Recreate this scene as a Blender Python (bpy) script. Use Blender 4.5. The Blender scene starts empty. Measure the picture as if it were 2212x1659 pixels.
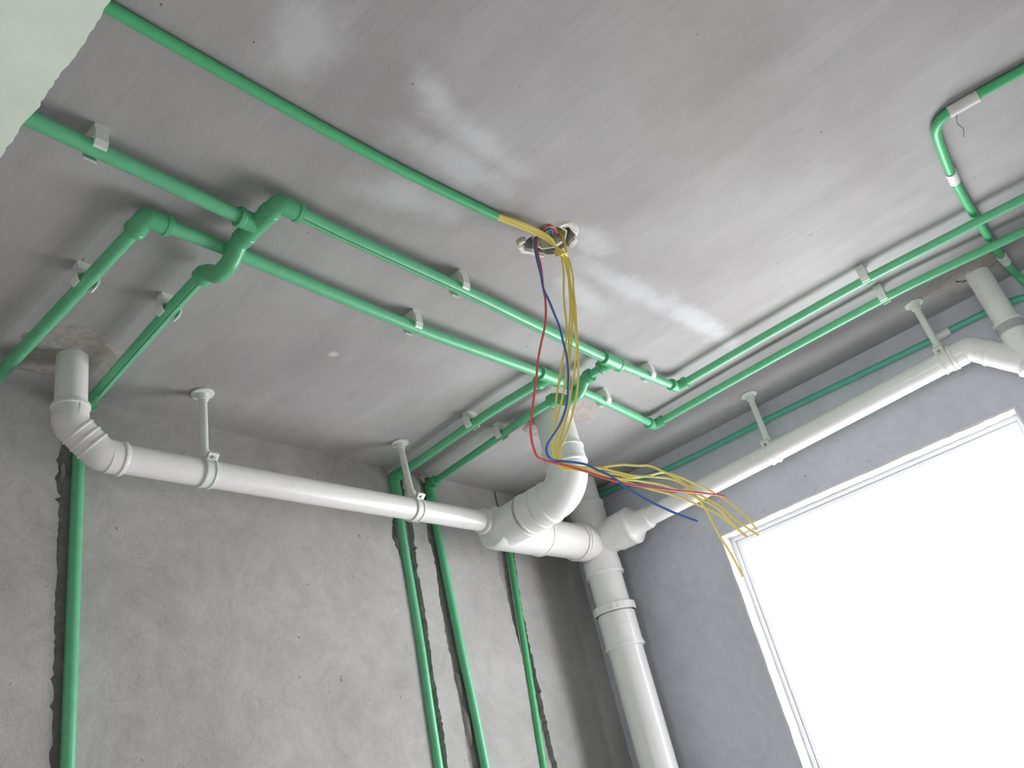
import bpy, math, random
from mathutils import Vector, Matrix

# ------------------------------------------------------------------ camera
# The scene is laid out in metres with the camera at the origin of the plan;
# RISE lifts everything so that the floor lies at z = 0 (ceiling at 2.7 m).
RISE = 1.7
scene = bpy.context.scene
col = scene.collection
cam_data = bpy.data.cameras.new('camera')
cam_data.sensor_width = 36.0
cam_data.lens = 36.0 * 1794.73 / 2212.0
cam_data.clip_start = 0.01
cam = bpy.data.objects.new('camera', cam_data)
col.objects.link(cam)
RIGHT = Vector((0.64818207, -0.73026666, -0.21580223))
DOWN = Vector((0.24184973, 0.46614771, -0.85100824))
FWD = Vector((0.72205866, 0.49941657, 0.47876339))
M = Matrix((RIGHT, -DOWN, -FWD)).transposed().to_4x4()
M.translation = Vector((0, 0, RISE))
cam.matrix_world = M
scene.camera = cam

# ------------------------------------------------------------------ sky, exposure
world = bpy.data.worlds.new('overcast_sky')
scene.world = world
world.use_nodes = True
wn = world.node_tree
for n in list(wn.nodes):
    wn.nodes.remove(n)
w_out = wn.nodes.new('ShaderNodeOutputWorld')
w_bg = wn.nodes.new('ShaderNodeBackground')
w_tc = wn.nodes.new('ShaderNodeTexCoord')
w_sep = wn.nodes.new('ShaderNodeSeparateXYZ')
w_ramp = wn.nodes.new('ShaderNodeValToRGB')
w_map = wn.nodes.new('ShaderNodeMapRange')
w_map.inputs['From Min'].default_value = -1.0
w_map.inputs['From Max'].default_value = 1.0
wn.links.new(w_tc.outputs['Generated'], w_sep.inputs[0])
wn.links.new(w_sep.outputs['Z'], w_map.inputs['Value'])
wn.links.new(w_map.outputs[0], w_ramp.inputs[0])
# pale sunlit ground and buildings below the horizon, bright overcast sky above
w_ramp.color_ramp.elements[0].position = 0.46
w_ramp.color_ramp.elements[0].color = (0.85, 0.86, 0.88, 1)
w_ramp.color_ramp.elements[1].position = 0.52
w_ramp.color_ramp.elements[1].color = (0.94, 0.98, 1.06, 1)
wn.links.new(w_ramp.outputs[0], w_bg.inputs['Color'])
w_bg.inputs['Strength'].default_value = 22.0
wn.links.new(w_bg.outputs[0], w_out.inputs[0])

# the window opening as a portal: it only guides the sampling of the sky
pl = bpy.data.lights.new('window_portal', 'AREA')
pl.shape = 'RECTANGLE'
pl.size = 0.875
pl.size_y = 1.433
pl.cycles.is_portal = True
po = bpy.data.objects.new('window_portal', pl)
col.objects.link(po)
po.matrix_world = Matrix(((0, 0, 1, 2.465), (1, 0, 0, 0.5825), (0, 1, 0, -0.0335 + RISE), (0, 0, 0, 1)))

# second portal: the unseen fill window added in the hall
pl2 = bpy.data.lights.new('fill_window_portal', 'AREA')
pl2.shape = 'RECTANGLE'
pl2.size = 2.0
pl2.size_y = 1.6
pl2.cycles.is_portal = True
po2 = bpy.data.objects.new('fill_window_portal', pl2)
col.objects.link(po2)
po2.matrix_world = Matrix(((0, 0, -1, -2.81), (-1, 0, 0, 0.1), (0, 1, 0, -0.1 + RISE), (0, 0, 0, 1)))

scene.cycles.max_bounces = 6
scene.cycles.diffuse_bounces = 4
scene.cycles.glossy_bounces = 3
scene.cycles.adaptive_threshold = 0.02
scene.cycles.caustics_reflective = False
scene.cycles.caustics_refractive = False
scene.view_settings.view_transform = 'Standard'
scene.view_settings.look = 'None'
scene.view_settings.gamma = 1.0
scene.view_settings.use_curve_mapping = False
scene.view_settings.exposure = -0.60

# ------------------------------------------------------------------ materials
def srgb(r, g, b):
    f = lambda c: c / 12.92 if c <= 0.04045 else ((c + 0.055) / 1.055) ** 2.4
    return (f(r / 255.0), f(g / 255.0), f(b / 255.0), 1.0)

def new_mat(name):
    m = bpy.data.materials.new(name)
    m.use_nodes = True
    nt = m.node_tree
    b = nt.nodes['Principled BSDF']
    return m, nt, b

def noise(nt, vec, scale, detail=4.0, rough=0.55, dist=0.0):
    n = nt.nodes.new('ShaderNodeTexNoise')
    n.inputs['Scale'].default_value = scale
    n.inputs['Detail'].default_value = detail
    n.inputs['Roughness'].default_value = rough
    n.inputs['Distortion'].default_value = dist
    nt.links.new(vec, n.inputs['Vector'])
    return n.outputs['Fac']

def mapping(nt, vec, loc=(0, 0, 0), rot=(0, 0, 0), scale=(1, 1, 1), kind='POINT'):
    n = nt.nodes.new('ShaderNodeMapping')
    n.vector_type = kind
    n.inputs['Location'].default_value = loc
    n.inputs['Rotation'].default_value = rot
    n.inputs['Scale'].default_value = scale
    nt.links.new(vec, n.inputs['Vector'])
    return n.outputs[0]

def ramp(nt, fac, stops):
    n = nt.nodes.new('ShaderNodeValToRGB')
    cr = n.color_ramp
    while len(cr.elements) < len(stops):
        cr.elements.new(0.5)
    for e, (p, c) in zip(cr.elements, stops):
        e.position = p
        e.color = c if len(c) == 4 else (*c, 1)
    nt.links.new(fac, n.inputs[0])
    return n.outputs[0]

def grey(v):
    return (v, v, v, 1)

def mix(nt, fac, a, b, mode='MIX'):
    n = nt.nodes.new('ShaderNodeMix')
    n.data_type = 'RGBA'
    n.blend_type = mode
    for sock, v in ((n.inputs[0], fac), (n.inputs[6], a), (n.inputs[7], b)):
        if isinstance(v, (int, float)):
            sock.default_value = v
        elif isinstance(v, tuple):
            sock.default_value = v
        else:
            nt.links.new(v, sock)
    return n.outputs[2]

def math_node(nt, op, a, b=0.0, clamp=False):
    n = nt.nodes.new('ShaderNodeMath')
    n.operation = op
    n.use_clamp = clamp
    for sock, v in ((n.inputs[0], a), (n.inputs[1], b)):
        if isinstance(v, (int, float)):
            sock.default_value = v
        else:
            nt.links.new(v, sock)
    return n.outputs[0]

def bump(nt, b, height, strength=0.3, distance=0.002):
    n = nt.nodes.new('ShaderNodeBump')
    n.inputs['Strength'].default_value = strength
    n.inputs['Distance'].default_value = distance
    nt.links.new(height, n.inputs['Height'])
    nt.links.new(n.outputs[0], b.inputs['Normal'])

def obj_coord(nt):
    return nt.nodes.new('ShaderNodeTexCoord').outputs['Object']

def smear(nt, vec, cx, cy, cz, rx, ry, rot, wobble):
    """soft elongated stain around a point of the surface, edges broken up by noise"""
    v = mapping(nt, vec, (cx, cy, cz), (0, 0, rot), (rx, ry, 1.0), 'TEXTURE')
    ln = nt.nodes.new('ShaderNodeVectorMath')
    ln.operation = 'LENGTH'
    nt.links.new(v, ln.inputs[0])
    d = math_node(nt, 'ADD', ln.outputs['Value'], wobble)
    mr = nt.nodes.new('ShaderNodeMapRange')
    mr.interpolation_type = 'SMOOTHSTEP'
    mr.inputs['From Min'].default_value = 1.55
    mr.inputs['From Max'].default_value = 0.15
    nt.links.new(d, mr.inputs['Value'])
    return mr.outputs[0]

def mat_ceiling():
    m, nt, b = new_mat('cast_concrete_ceiling')
    v = obj_coord(nt)
    big = noise(nt, v, 2.4, 5, 0.6)
    base = ramp(nt, big, [(0.30, srgb(160, 157, 156)), (0.52, srgb(173, 171, 170)), (0.72, srgb(183, 182, 181))])
    streak = noise(nt, mapping(nt, v, scale=(16, 2.2, 1)), 1.0, 5, 0.6)
    base = mix(nt, 0.30, base, ramp(nt, streak, [(0.3, grey(0.40)), (0.7, grey(0.60))]), 'OVERLAY')
    brush = noise(nt, mapping(nt, v, scale=(140, 9, 1)), 1.0, 3, 0.6)
    base = mix(nt, 0.13, base, ramp(nt, brush, [(0.35, grey(0.38)), (0.65, grey(0.62))]), 'OVERLAY')
    # pale putty smears left on the slab
    wob = math_node(nt, 'MULTIPLY', math_node(nt, 'SUBTRACT', noise(nt, v, 13, 5, 0.65), 0.5), 2.3)
    pale = None
    for (cx, cy, rx, ry, rot) in [(0.745, 0.515, 0.075, 0.022, 0.35), (0.845, 0.530, 0.12, 0.024, 0.06),
                                  (0.87, 0.592, 0.13, 0.030, -0.08),
                                  (0.85, 0.70, 0.10, 0.040, -0.15), (1.45, 0.628, 0.20, 0.028, -0.04),
                                  (1.72, 0.612, 0.20, 0.030, 0.03), (1.22, 0.575, 0.06, 0.030, 0.0),
                                  (0.52, 0.55, 0.05, 0.07, 0.0), (1.36, 0.70, 0.09, 0.03, 0.2)]:
        s = smear(nt, v, cx, cy, 1.0, rx, ry, rot, wob)
        pale = s if pale is None else math_node(nt, 'MAXIMUM', pale, s)
    base = mix(nt, math_node(nt, 'MULTIPLY', pale, 0.55), base, srgb(214, 216, 217))
    small = smear(nt, v, 1.033, 1.151, 1.0, 0.012, 0.010, 0.0, math_node(nt, 'MULTIPLY', wob, 0.4))
    base = mix(nt, math_node(nt, 'MULTIPLY', small, 0.7), base, srgb(225, 225, 222))
    # faint rusty bloom
    rust = math_node(nt, 'MULTIPLY', smear(nt, v, 1.02, 0.20, 1.0, 0.25, 0.10, 0.4, wob), 0.18)
    base = mix(nt, rust, base, srgb(150, 128, 100))
    # pits: sparse dark air holes
    pit = noise(nt, mapping(nt, v, scale=(1.0, 0.55, 1)), 75, 2, 0.5)
    pitf = ramp(nt, pit, [(0.755, grey(0)), (0.785, grey(1))])
    base = mix(nt, math_node(nt, 'MULTIPLY', pitf, 0.7), base, srgb(70, 66, 64))
    nt.links.new(base, b.inputs['Base Color'])
    b.inputs['Roughness'].default_value = 0.9
    h = math_node(nt, 'ADD', math_node(nt, 'MULTIPLY', noise(nt, v, 160, 4, 0.6), 0.5),
                  math_node(nt, 'ADD', math_node(nt, 'MULTIPLY', brush, 0.2), math_node(nt, 'MULTIPLY', pitf, -0.8)))
    bump(nt, b, h, 0.35, 0.0018)
    return m

def mat_plaster(name, lo, mid, hi, strength=0.45):
    m, nt, b = new_mat(name)
    v = obj_coord(nt)
    big = noise(nt, v, 2.6, 6, 0.6, 0.6)
    base = ramp(nt, big, [(0.30, srgb(*lo)), (0.50, srgb(*mid)), (0.70, srgb(*hi))])
    swirl = noise(nt, v, 9.0, 4, 0.6, 2.5)
    base = mix(nt, 0.30, base, ramp(nt, swirl, [(0.32, grey(0.38)), (0.68, grey(0.62))]), 'OVERLAY')
    grain = noise(nt, v, 210, 3, 0.7)
    base = mix(nt, 0.35, base, ramp(nt, grain, [(0.25, grey(0.35)), (0.75, grey(0.65))]), 'OVERLAY')
    spot = ramp(nt, noise(nt, v, 60, 2, 0.5), [(0.745, grey(0)), (0.785, grey(1))])
    base = mix(nt, math_node(nt, 'MULTIPLY', spot, 0.6), base, srgb(88, 84, 80))
    nt.links.new(base, b.inputs['Base Color'])
    b.inputs['Roughness'].default_value = 0.92
    h = math_node(nt, 'ADD', math_node(nt, 'MULTIPLY', grain, 0.6), math_node(nt, 'MULTIPLY', noise(nt, v, 34, 5, 0.6, 1.2), 0.9))
    bump(nt, b, h, strength, 0.003)
    return m

def mat_simple(name, rgb, rough=0.4, var=0.0, scale=30.0, spec=0.5, bump_s=0.0):
    m, nt, b = new_mat(name)
    c = srgb(*rgb)
    if var > 0:
        v = obj_coord(nt)
        f = noise(nt, v, scale, 4, 0.6)
        lo = tuple(x * (1 - var) for x in c[:3]) + (1,)
        hi = tuple(min(1, x * (1 + var)) for x in c[:3]) + (1,)
        nt.links.new(ramp(nt, f, [(0.3, lo), (0.7, hi)]), b.inputs['Base Color'])
        if bump_s > 0:
            bump(nt, b, f, bump_s, 0.002)
    else:
        b.inputs['Base Color'].default_value = c
    b.inputs['Roughness'].default_value = rough
    b.inputs['Specular IOR Level'].default_value = spec
    return m

def mat_pvc():
    """white drain plastic with scuffs, dust and glue marks"""
    m, nt, b = new_mat('white_pvc')
    v = obj_coord(nt)
    dirt = ramp(nt, noise(nt, v, 14, 6, 0.65), [(0.52, grey(0)), (0.78, grey(1))])
    scuff = ramp(nt, noise(nt, mapping(nt, v, scale=(9, 9, 40)), 3.0, 3, 0.6), [(0.66, grey(0)), (0.72, grey(1))])
    base = mix(nt, math_node(nt, 'MULTIPLY', dirt, 0.30), srgb(238, 236, 233), srgb(203, 199, 188))
    base = mix(nt, math_node(nt, 'MULTIPLY', scuff, 0.18), base, srgb(160, 156, 148))
    nt.links.new(base, b.inputs['Base Color'])
    b.inputs['Roughness'].default_value = 0.28
    return m

def mat_glass():
    m, nt, b = new_mat('window_glass')
    nt.nodes.remove(b)
    out = [n for n in nt.nodes if n.type == 'OUTPUT_MATERIAL'][0]
    tr = nt.nodes.new('ShaderNodeBsdfTransparent')
    tr.inputs[0].default_value = (0.97, 0.965, 0.97, 1)
    gl = nt.nodes.new('ShaderNodeBsdfGlossy')
    gl.inputs['Roughness'].default_value = 0.02
    lw = nt.nodes.new('ShaderNodeLayerWeight')
    lw.inputs['Blend'].default_value = 0.5
    fac = math_node(nt, 'ADD', math_node(nt, 'MULTIPLY', math_node(nt, 'POWER', lw.outputs['Facing'], 5.0), 0.9), 0.04)
    ms = nt.nodes.new('ShaderNodeMixShader')
    nt.links.new(fac, ms.inputs[0])
    nt.links.new(tr.outputs[0], ms.inputs[1])
    nt.links.new(gl.outputs[0], ms.inputs[2])
    nt.links.new(ms.outputs[0], out.inputs[0])
    return m

MAT = {
    'ceiling': mat_ceiling(),
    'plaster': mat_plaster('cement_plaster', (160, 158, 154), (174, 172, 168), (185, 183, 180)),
    'plaster_w': mat_plaster('cement_plaster_window_wall', (190, 192, 200), (199, 201, 209), (206, 208, 215), 0.25),  # window glare put into the colour: paler and bluer than the back wall
    'chase': mat_simple('raw_chased_mortar', (158, 155, 151), 0.95, 0.22, 45, 0.2, 0.5),
    'putty': mat_simple('pale_green_white_putty', (214, 226, 210), 0.85, 0.05, 25, 0.3, 0.2),
    'mortar': mat_simple('rough_mortar_patch', (170, 164, 158), 0.95, 0.16, 70, 0.2, 0.7),
    'chip': mat_simple('broken_white_plaster', (222, 218, 206), 0.9, 0.15, 60, 0.3, 0.6),
    'screed': mat_simple('floor_screed', (190, 186, 180), 0.9, 0.12, 6, 0.3, 0.3),
    'reveal': mat_simple('reveal_plaster', (214, 213, 212), 0.9, 0.04, 30, 0.3, 0.2),
    'ppr': mat_simple('green_ppr_pipe', (108, 196, 146), 0.34, 0.07, 40),
    'ppr_fit': mat_simple('green_ppr_fitting', (96, 184, 132), 0.32, 0.06, 40),
    'conduit': mat_simple('green_conduit', (88, 190, 128), 0.36, 0.06, 40),
    'conduit_teal': mat_simple('green_wall_conduit', (96, 186, 158), 0.4, 0.06, 40),
    'stripe': mat_simple('printed_marking', (28, 52, 44), 0.6),
    'pvc': mat_pvc(),
    'clip': mat_simple('white_clip_plastic', (232, 236, 228), 0.4, 0.04, 60),
    'coupling': mat_simple('white_coupling', (228, 226, 222), 0.42, 0.03, 50),
    'seal': mat_simple('rubber_seal_shadow_gap', (120, 122, 116), 0.7),
    'box': mat_simple('grey_green_box_plastic', (204, 206, 184), 0.6, 0.12, 40),
    'y': mat_simple('yellow_wire_insulation', (238, 222, 118), 0.38),
    'r': mat_simple('red_wire_insulation', (216, 90, 86), 0.38),
    'b': mat_simple('blue_wire_insulation', (66, 106, 178), 0.38),
    'dark': mat_simple('dark_speck', (48, 46, 44), 0.8),
    'metal': mat_simple('zinc_bolt', (176, 176, 170), 0.4),
    'frame': mat_simple('white_window_frame', (240, 241, 243), 0.4),
    'glass': mat_glass(),
}
MAT['metal'].node_tree.nodes['Principled BSDF'].inputs['Metallic'].default_value = 0.8

# ------------------------------------------------------------------ mesh helpers
class Geo:
    def __init__(self):
        self.v = []
        self.f = []

    def add(self, verts, faces):
        o = len(self.v)
        self.v += [tuple(p) for p in verts]
        self.f += [tuple(i + o for i in f) for f in faces]
        return self

    def box(self, a, b):
        (x0, y0, z0), (x1, y1, z1) = a, b
        vs = [(x0, y0, z0), (x1, y0, z0), (x1, y1, z0), (x0, y1, z0), (x0, y0, z1), (x1, y0, z1), (x1, y1, z1), (x0, y1, z1)]
        return self.add(vs, [(0, 3, 2, 1), (4, 5, 6, 7), (0, 1, 5, 4), (1, 2, 6, 5), (2, 3, 7, 6), (3, 0, 4, 7)])

    def tube(self, pts, rad, seg=20, caps=True):
        """sweep a circle along a polyline (parallel transport)"""
        P = [Vector(p) for p in pts]
        n = len(P)
        R = rad if isinstance(rad, (list, tuple)) else [rad] * n
        T = []
        for i in range(n):
            a = P[max(i - 1, 0)]
            c = P[min(i + 1, n - 1)]
            if 0 < i < n - 1:
                t = (P[i] - a).normalized() + (c - P[i]).normalized()
            else:
                t = c - a
            T.append(t.normalized() if t.length > 1e-9 else Vector((0, 0, 1)))
        up = Vector((0, 0, 1)) if abs(T[0].z) < 0.9 else Vector((1, 0, 0))
        N = (up - T[0] * up.dot(T[0])).normalized()
        vs, fs = [], []
        for i in range(n):
            if i:
                N = N - T[i] * N.dot(T[i])
                N.normalize()
            B = T[i].cross(N)
            for k in range(seg):
                a = 2 * math.pi * k / seg
                vs.append(P[i] + (N * math.cos(a) + B * math.sin(a)) * R[i])
        for i in range(n - 1):
            for k in range(seg):
                k2 = (k + 1) % seg
                fs.append((i * seg + k, i * seg + k2, (i + 1) * seg + k2, (i + 1) * seg + k))
        if caps:
            fs.append(tuple(range(seg - 1, -1, -1)))
            fs.append(tuple((n - 1) * seg + k for k in range(seg)))
        return self.add(vs, fs)

    def lathe(self, origin, axis, prof, seg=32, caps=True):
        """profile [(t, r), ...] turned around an axis that starts at origin"""
        A = Vector(axis).normalized()
        O = Vector(origin)
        up = Vector((0, 0, 1)) if abs(A.z) < 0.9 else Vector((1, 0, 0))
        N = (up - A * up.dot(A)).normalized()
        B = A.cross(N)
        vs, fs = [], []
        for (t, r) in prof:
            for k in range(seg):
                a = 2 * math.pi * k / seg
                vs.append(O + A * t + (N * math.cos(a) + B * math.sin(a)) * max(r, 1e-5))
        for i in range(len(prof) - 1):
            for k in range(seg):
                k2 = (k + 1) % seg
                fs.append((i * seg + k, i * seg + k2, (i + 1) * seg + k2, (i + 1) * seg + k))
        if caps:
            fs.append(tuple(range(seg - 1, -1, -1)))
            fs.append(tuple((len(prof) - 1) * seg + k for k in range(seg)))
        return self.add(vs, fs)

    def prism(self, poly, origin, ex, ey, ez, depth):
        """extrude a 2-D outline (ex, ey plane) by depth along ez, centred"""
        O, ex, ey, ez = Vector(origin), Vector(ex), Vector(ey), Vector(ez)
        n = len(poly)
        vs = [O + ex * a + ey * b - ez * depth / 2 for a, b in poly] + [O + ex * a + ey * b + ez * depth / 2 for a, b in poly]
        fs = [tuple(range(n - 1, -1, -1)), tuple(range(n, 2 * n))]
        fs += [(i, (i + 1) % n, n + (i + 1) % n, n + i) for i in range(n)]
        return self.add(vs, fs)

def smooth_path(pts, sub=6):
    """Catmull-Rom through the points"""
    P = [Vector(p) for p in pts]
    out = []
    for i in range(len(P) - 1):
        p0, p1, p2, p3 = P[max(i - 1, 0)], P[i], P[i + 1], P[min(i + 2, len(P) - 1)]
        for k in range(sub):
            t = k / sub
            out.append(0.5 * ((2 * p1) + (p2 - p0) * t + (2 * p0 - 5 * p1 + 4 * p2 - p3) * t * t + (3 * p1 - p0 - 3 * p2 + p3) * t ** 3))
    out.append(P[-1])
    return out

def bend_path(corner, d1, d2, l1, l2, rad, n=8):
    """from corner + d1*l1 through a rounded corner to corner + d2*l2"""
    C, d1, d2 = Vector(corner), Vector(d1).normalized(), Vector(d2).normalized()
    ang = d1.angle(d2)
    cut = min(rad / math.tan(ang / 2), l1 * 0.98, l2 * 0.98)
    a, b = C + d1 * cut, C + d2 * cut
    pts = [C + d1 * l1]
    if l1 - cut > 1e-4:
        pts.append(a)
    for k in range(1, n):
        t = k / n
        pts.append(a * (1 - t) ** 2 + C * 2 * t * (1 - t) + b * t * t)
    pts.append(b)
    if l2 - cut > 1e-4:
        pts.append(C + d2 * l2)
    return pts

BASE = {}

def make_mesh(name, geo, mat, base, smooth=True, angle=32):
    me = bpy.data.meshes.new(name)
    bx, by, bz = base
    me.from_pydata([(x - bx, y - by, z - bz) for x, y, z in geo.v], [], geo.f)
    me.materials.append(MAT[mat] if isinstance(mat, str) else mat)
    if smooth:
        me.polygons.foreach_set('use_smooth', [True] * len(me.polygons))
        me.set_sharp_from_angle(angle=math.radians(angle))
    me.update()
    return me

def setp(o, label=None, cat=None, group=None, kind=None):
    if label: o['label'] = label
    if cat: o['category'] = cat
    if group: o['group'] = group
    if kind: o['kind'] = kind
    return o

def thing(name, base, label, cat, group=None):
    o = bpy.data.objects.new(name, None)
    o.empty_display_size = 0.02
    col.objects.link(o)
    o.location = (base[0], base[1], base[2] + RISE)
    BASE[o.name] = tuple(base)
    return setp(o, label, cat, group)

def part(name, geo, mat, parent, label=None, smooth=True, kind=None, angle=32):
    b = BASE[parent.name]
    o = bpy.data.objects.new(name, make_mesh(name, geo, mat, b, smooth, angle))
    col.objects.link(o)
    o.parent = parent
    BASE[o.name] = b
    return setp(o, label, kind=kind)

def solo(name, geo, mat, base, label, cat=None, group=None, kind=None, smooth=True, angle=32):
    o = bpy.data.objects.new(name, make_mesh(name, geo, mat, base, smooth, angle))
    col.objects.link(o)
    o.location = (base[0], base[1], base[2] + RISE)
    BASE[o.name] = tuple(base)
    return setp(o, label, cat, group, kind)

rnd = random.Random(7)

# ================================================================== SETTING
CEIL = 1.0
FLOOR = -1.7
XW = 2.35          # window wall
XO = 2.455         # its outer face
YB = 1.54          # back wall
XL = 0.153         # inner face of the wall with the doorway
YF = -0.75         # wall behind the camera's right shoulder

# ---- ceiling slab with the ragged hole of the junction box
HOLE = [(1.114, 0.666), (1.110, 0.648), (1.114, 0.632), (1.113, 0.618), (1.118, 0.606), (1.124, 0.594), (1.137, 0.589), (1.148, 0.578),
        (1.163, 0.580), (1.179, 0.577), (1.186, 0.588), (1.188, 0.604), (1.195, 0.614), (1.193, 0.628), (1.198, 0.642), (1.190, 0.652),
        (1.180, 0.658), (1.170, 0.659), (1.156, 0.664), (1.143, 0.662), (1.128, 0.670)]
from mathutils.geometry import tessellate_polygon
X0, X1, Y0, Y1 = -2.8, 2.455, -1.4, 1.74
outer = [(X0, Y0), (X1, Y0), (X1, Y1), (X0, Y1)]
g = Geo()
flat = [Vector((x, y, 0)) for x, y in outer + HOLE]
tris = tessellate_polygon([[Vector((x, y, 0)) for x, y in outer], [Vector((x, y, 0)) for x, y in HOLE]])
def down(t):
    a, b, c = (flat[i] for i in t)
    return t if (b - a).cross(c - a).z < 0 else (t[0], t[2], t[1])
g.add([(p.x, p.y, CEIL) for p in flat], [down(t) for t in tris])
nh = len(HOLE)
g.add([(x, y, CEIL) for x, y in HOLE] + [(1.155 + (x - 1.155) * 0.94, 0.625 + (y - 0.625) * 0.94, CEIL + 0.048) for x, y in HOLE],
      [(i, (i + 1) % nh, nh + (i + 1) % nh, nh + i) for i in range(nh)] + [tuple(range(nh, 2 * nh))])
g.add([(X0, Y0, CEIL), (X1, Y0, CEIL), (X1, Y1, CEIL), (X0, Y1, CEIL), (X0, Y0, CEIL + .15), (X1, Y0, CEIL + .15), (X1, Y1, CEIL + .15), (X0, Y1, CEIL + .15)],
      [(4, 5, 6, 7), (0, 1, 5, 4), (1, 2, 6, 5), (2, 3, 7, 6), (3, 0, 4, 7)])
ceiling = solo('ceiling', g, 'ceiling', (0, 0, 0), 'bare grey concrete ceiling with pale putty smears', kind='structure', smooth=False)

def mortar_patch(cx, cy, rx, ry, seed, lab, inner=0.0):
    """rough mortar plug around a pipe, a few millimetres proud of the slab"""
    r = random.Random(seed)
    G = Geo()
    n, rings = 44, 6
    ph = [r.uniform(0, 6.28) for _ in range(4)]
    vs = []
    for j in range(rings + 1):
        t = j / rings
        for k in range(n):
            a = 2 * math.pi * k / n
            wob = 1 + 0.10 * math.sin(3 * a + ph[0]) + 0.07 * math.sin(5 * a + ph[1]) + 0.04 * math.sin(11 * a + ph[2])
            rr = inner + (1 - inner) * t
            z = CEIL - (0.0035 * (1 - t ** 3) + (r.uniform(0, 0.0026) if 0 < j < rings else 0.0)) - (0.0012 if j == rings - 1 else 0)
            if j == rings:
                z = CEIL
            vs.append((cx + rx * rr * wob * math.cos(a), cy + ry * rr * wob * math.sin(a), z))
    fs = []
    for j in range(rings):
        for k in range(n):
            k2 = (k + 1) % n
            fs.append((j * n + k, j * n + k2, (j + 1) * n + k2, (j + 1) * n + k))
    G.add(vs, fs)
    return part('mortar_patch', G, 'mortar', ceiling, lab, angle=60)

mortar_patch(0.592, 1.395, 0.098, 0.090, 3, 'rough mortar ring around the left drain pipe', 0.2)
mortar_patch(1.775, 1.105, 0.105, 0.100, 5, 'rough brownish mortar ring around the middle drain pipe', 0.3)
mortar_patch(2.215, 0.085, 0.085, 0.100, 8, 'rough mortar ring around the right drain pipe', 0.25)
mortar_patch(2.222, 1.372, 0.085, 0.080, 9, 'rough mortar ring around the soil stack', 0.5)

def chip(poly, t, mat='chip'):
    G = Geo()
    n = len(poly)
    cx = sum(p[0] for p in poly) / n
    cy = sum(p[1] for p in poly) / n
    vs = [(x, y, CEIL) for x, y in poly] + [(cx + (x - cx) * 0.8, cy + (y - cy) * 0.8, CEIL - t * rnd.uniform(0.6, 1.2)) for x, y in poly]
    G.add(vs, [(i, n + i, n + (i + 1) % n, (i + 1) % n) for i in range(n)] + [tuple(range(2 * n - 1, n - 1, -1))])
    return part('plaster_chip', G, mat, ceiling, smooth=False)
chip([(1.126, 0.592), (1.137, 0.587), (1.148, 0.576), (1.163, 0.578), (1.180, 0.575), (1.190, 0.586), (1.176, 0.571), (1.160, 0.565), (1.143, 0.566), (1.130, 0.577)], 0.004)
chip([(1.189, 0.590), (1.191, 0.604), (1.199, 0.618), (1.208, 0.612), (1.202, 0.594)], 0.004)
chip([(1.110, 0.668), (1.126, 0.673), (1.143, 0.666), (1.157, 0.667), (1.182, 0.661), (1.180, 0.668), (1.150, 0.676), (1.124, 0.684), (1.106, 0.678)], 0.004)
chip([(1.098, 0.664), (1.108, 0.672), (1.110, 0.654), (1.104, 0.648)], 0.006)

# ---- floor
g = Geo().box((X0, Y0, FLOOR - 0.15), (X1, Y1, FLOOR))
solo('floor', g, 'screed', (0, 0, 0), 'bare grey cement screed floor', kind='structure', smooth=False)

# ---- back wall with four chases cut for the pipes (ragged edges, 3 cm deep)
CH = [
    ([(0.652, 0.282), (0.648, 0.48), (0.645, 0.607), (0.644, 0.688), (0.645, 0.745), (0.637, 0.802), (0.641, 0.884), (0.655, 0.93)],
     [(0.686, 0.278), (0.684, 0.656), (0.684, 0.751), (0.684, 0.852), (0.690, 0.95)]),
    ([(1.520, 0.0), (1.527, 0.207), (1.530, 0.311), (1.532, 0.491), (1.526, 0.611), (1.523, 0.699), (1.513, 0.75), (1.500, 0.788), (1.514, 0.844), (1.524, 0.93)],
     [(1.562, 0.0), (1.566, 0.204), (1.571, 0.287), (1.569, 0.398), (1.575, 0.527), (1.578, 0.639), (1.574, 0.69), (1.583, 0.79), (1.586, 0.839), (1.575, 0.93)]),
    ([(1.632, 0.0), (1.636, 0.198), (1.645, 0.305), (1.644, 0.397), (1.640, 0.516), (1.639, 0.617), (1.646, 0.682), (1.647, 0.763), (1.637, 0.796), (1.640, 0.832), (1.642, 0.93)],
     [(1.703, 0.0), (1.702, 0.191), (1.701, 0.372), (1.694, 0.543), (1.690, 0.700), (1.688, 0.839), (1.692, 0.94)]),
    ([(1.912, 0.0), (1.918, 0.173), (1.929, 0.267), (1.934, 0.391), (1.935, 0.496), (1.932, 0.536), (1.928, 0.618), (1.926, 0.675), (1.916, 0.724), (1.928, 0.795), (1.935, 0.86), (1.975, 0.90)],
     [(1.981, 0.0), (1.981, 0.168), (1.980, 0.301), (1.985, 0.416), (1.982, 0.496), (1.985, 0.579), (1.991, 0.665), (2.008, 0.800), (2.008, 0.86), (1.983, 0.90)]),
]
def interp(l, z):
    if z <= l[0][1]: return l[0][0]
    if z >= l[-1][1]: return l[-1][0]
    for (xa, za), (xb, zb) in zip(l, l[1:]):
        if za <= z <= zb:
            t = (z - za) / max(zb - za, 1e-6)
            return xa + (xb - xa) * t
zs = [FLOOR]
while zs[-1] < -0.2: zs.append(zs[-1] + 0.05)
while zs[-1] < 0.985: zs.append(zs[-1] + rnd.uniform(0.006, 0.013))
zs[-1] = CEIL
rows = []
for z in zs:
    e = []
    for L, Rr in CH:
        e += [interp(L, z) + rnd.gauss(0, 0.0016) - (rnd.random() < .06) * rnd.uniform(0, .006), interp(Rr, z) + rnd.gauss(0, 0.0016) + (rnd.random() < .06) * rnd.uniform(0, .006)]
    rows.append([-0.1] + e + [X1])
gw = Geo()
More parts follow.
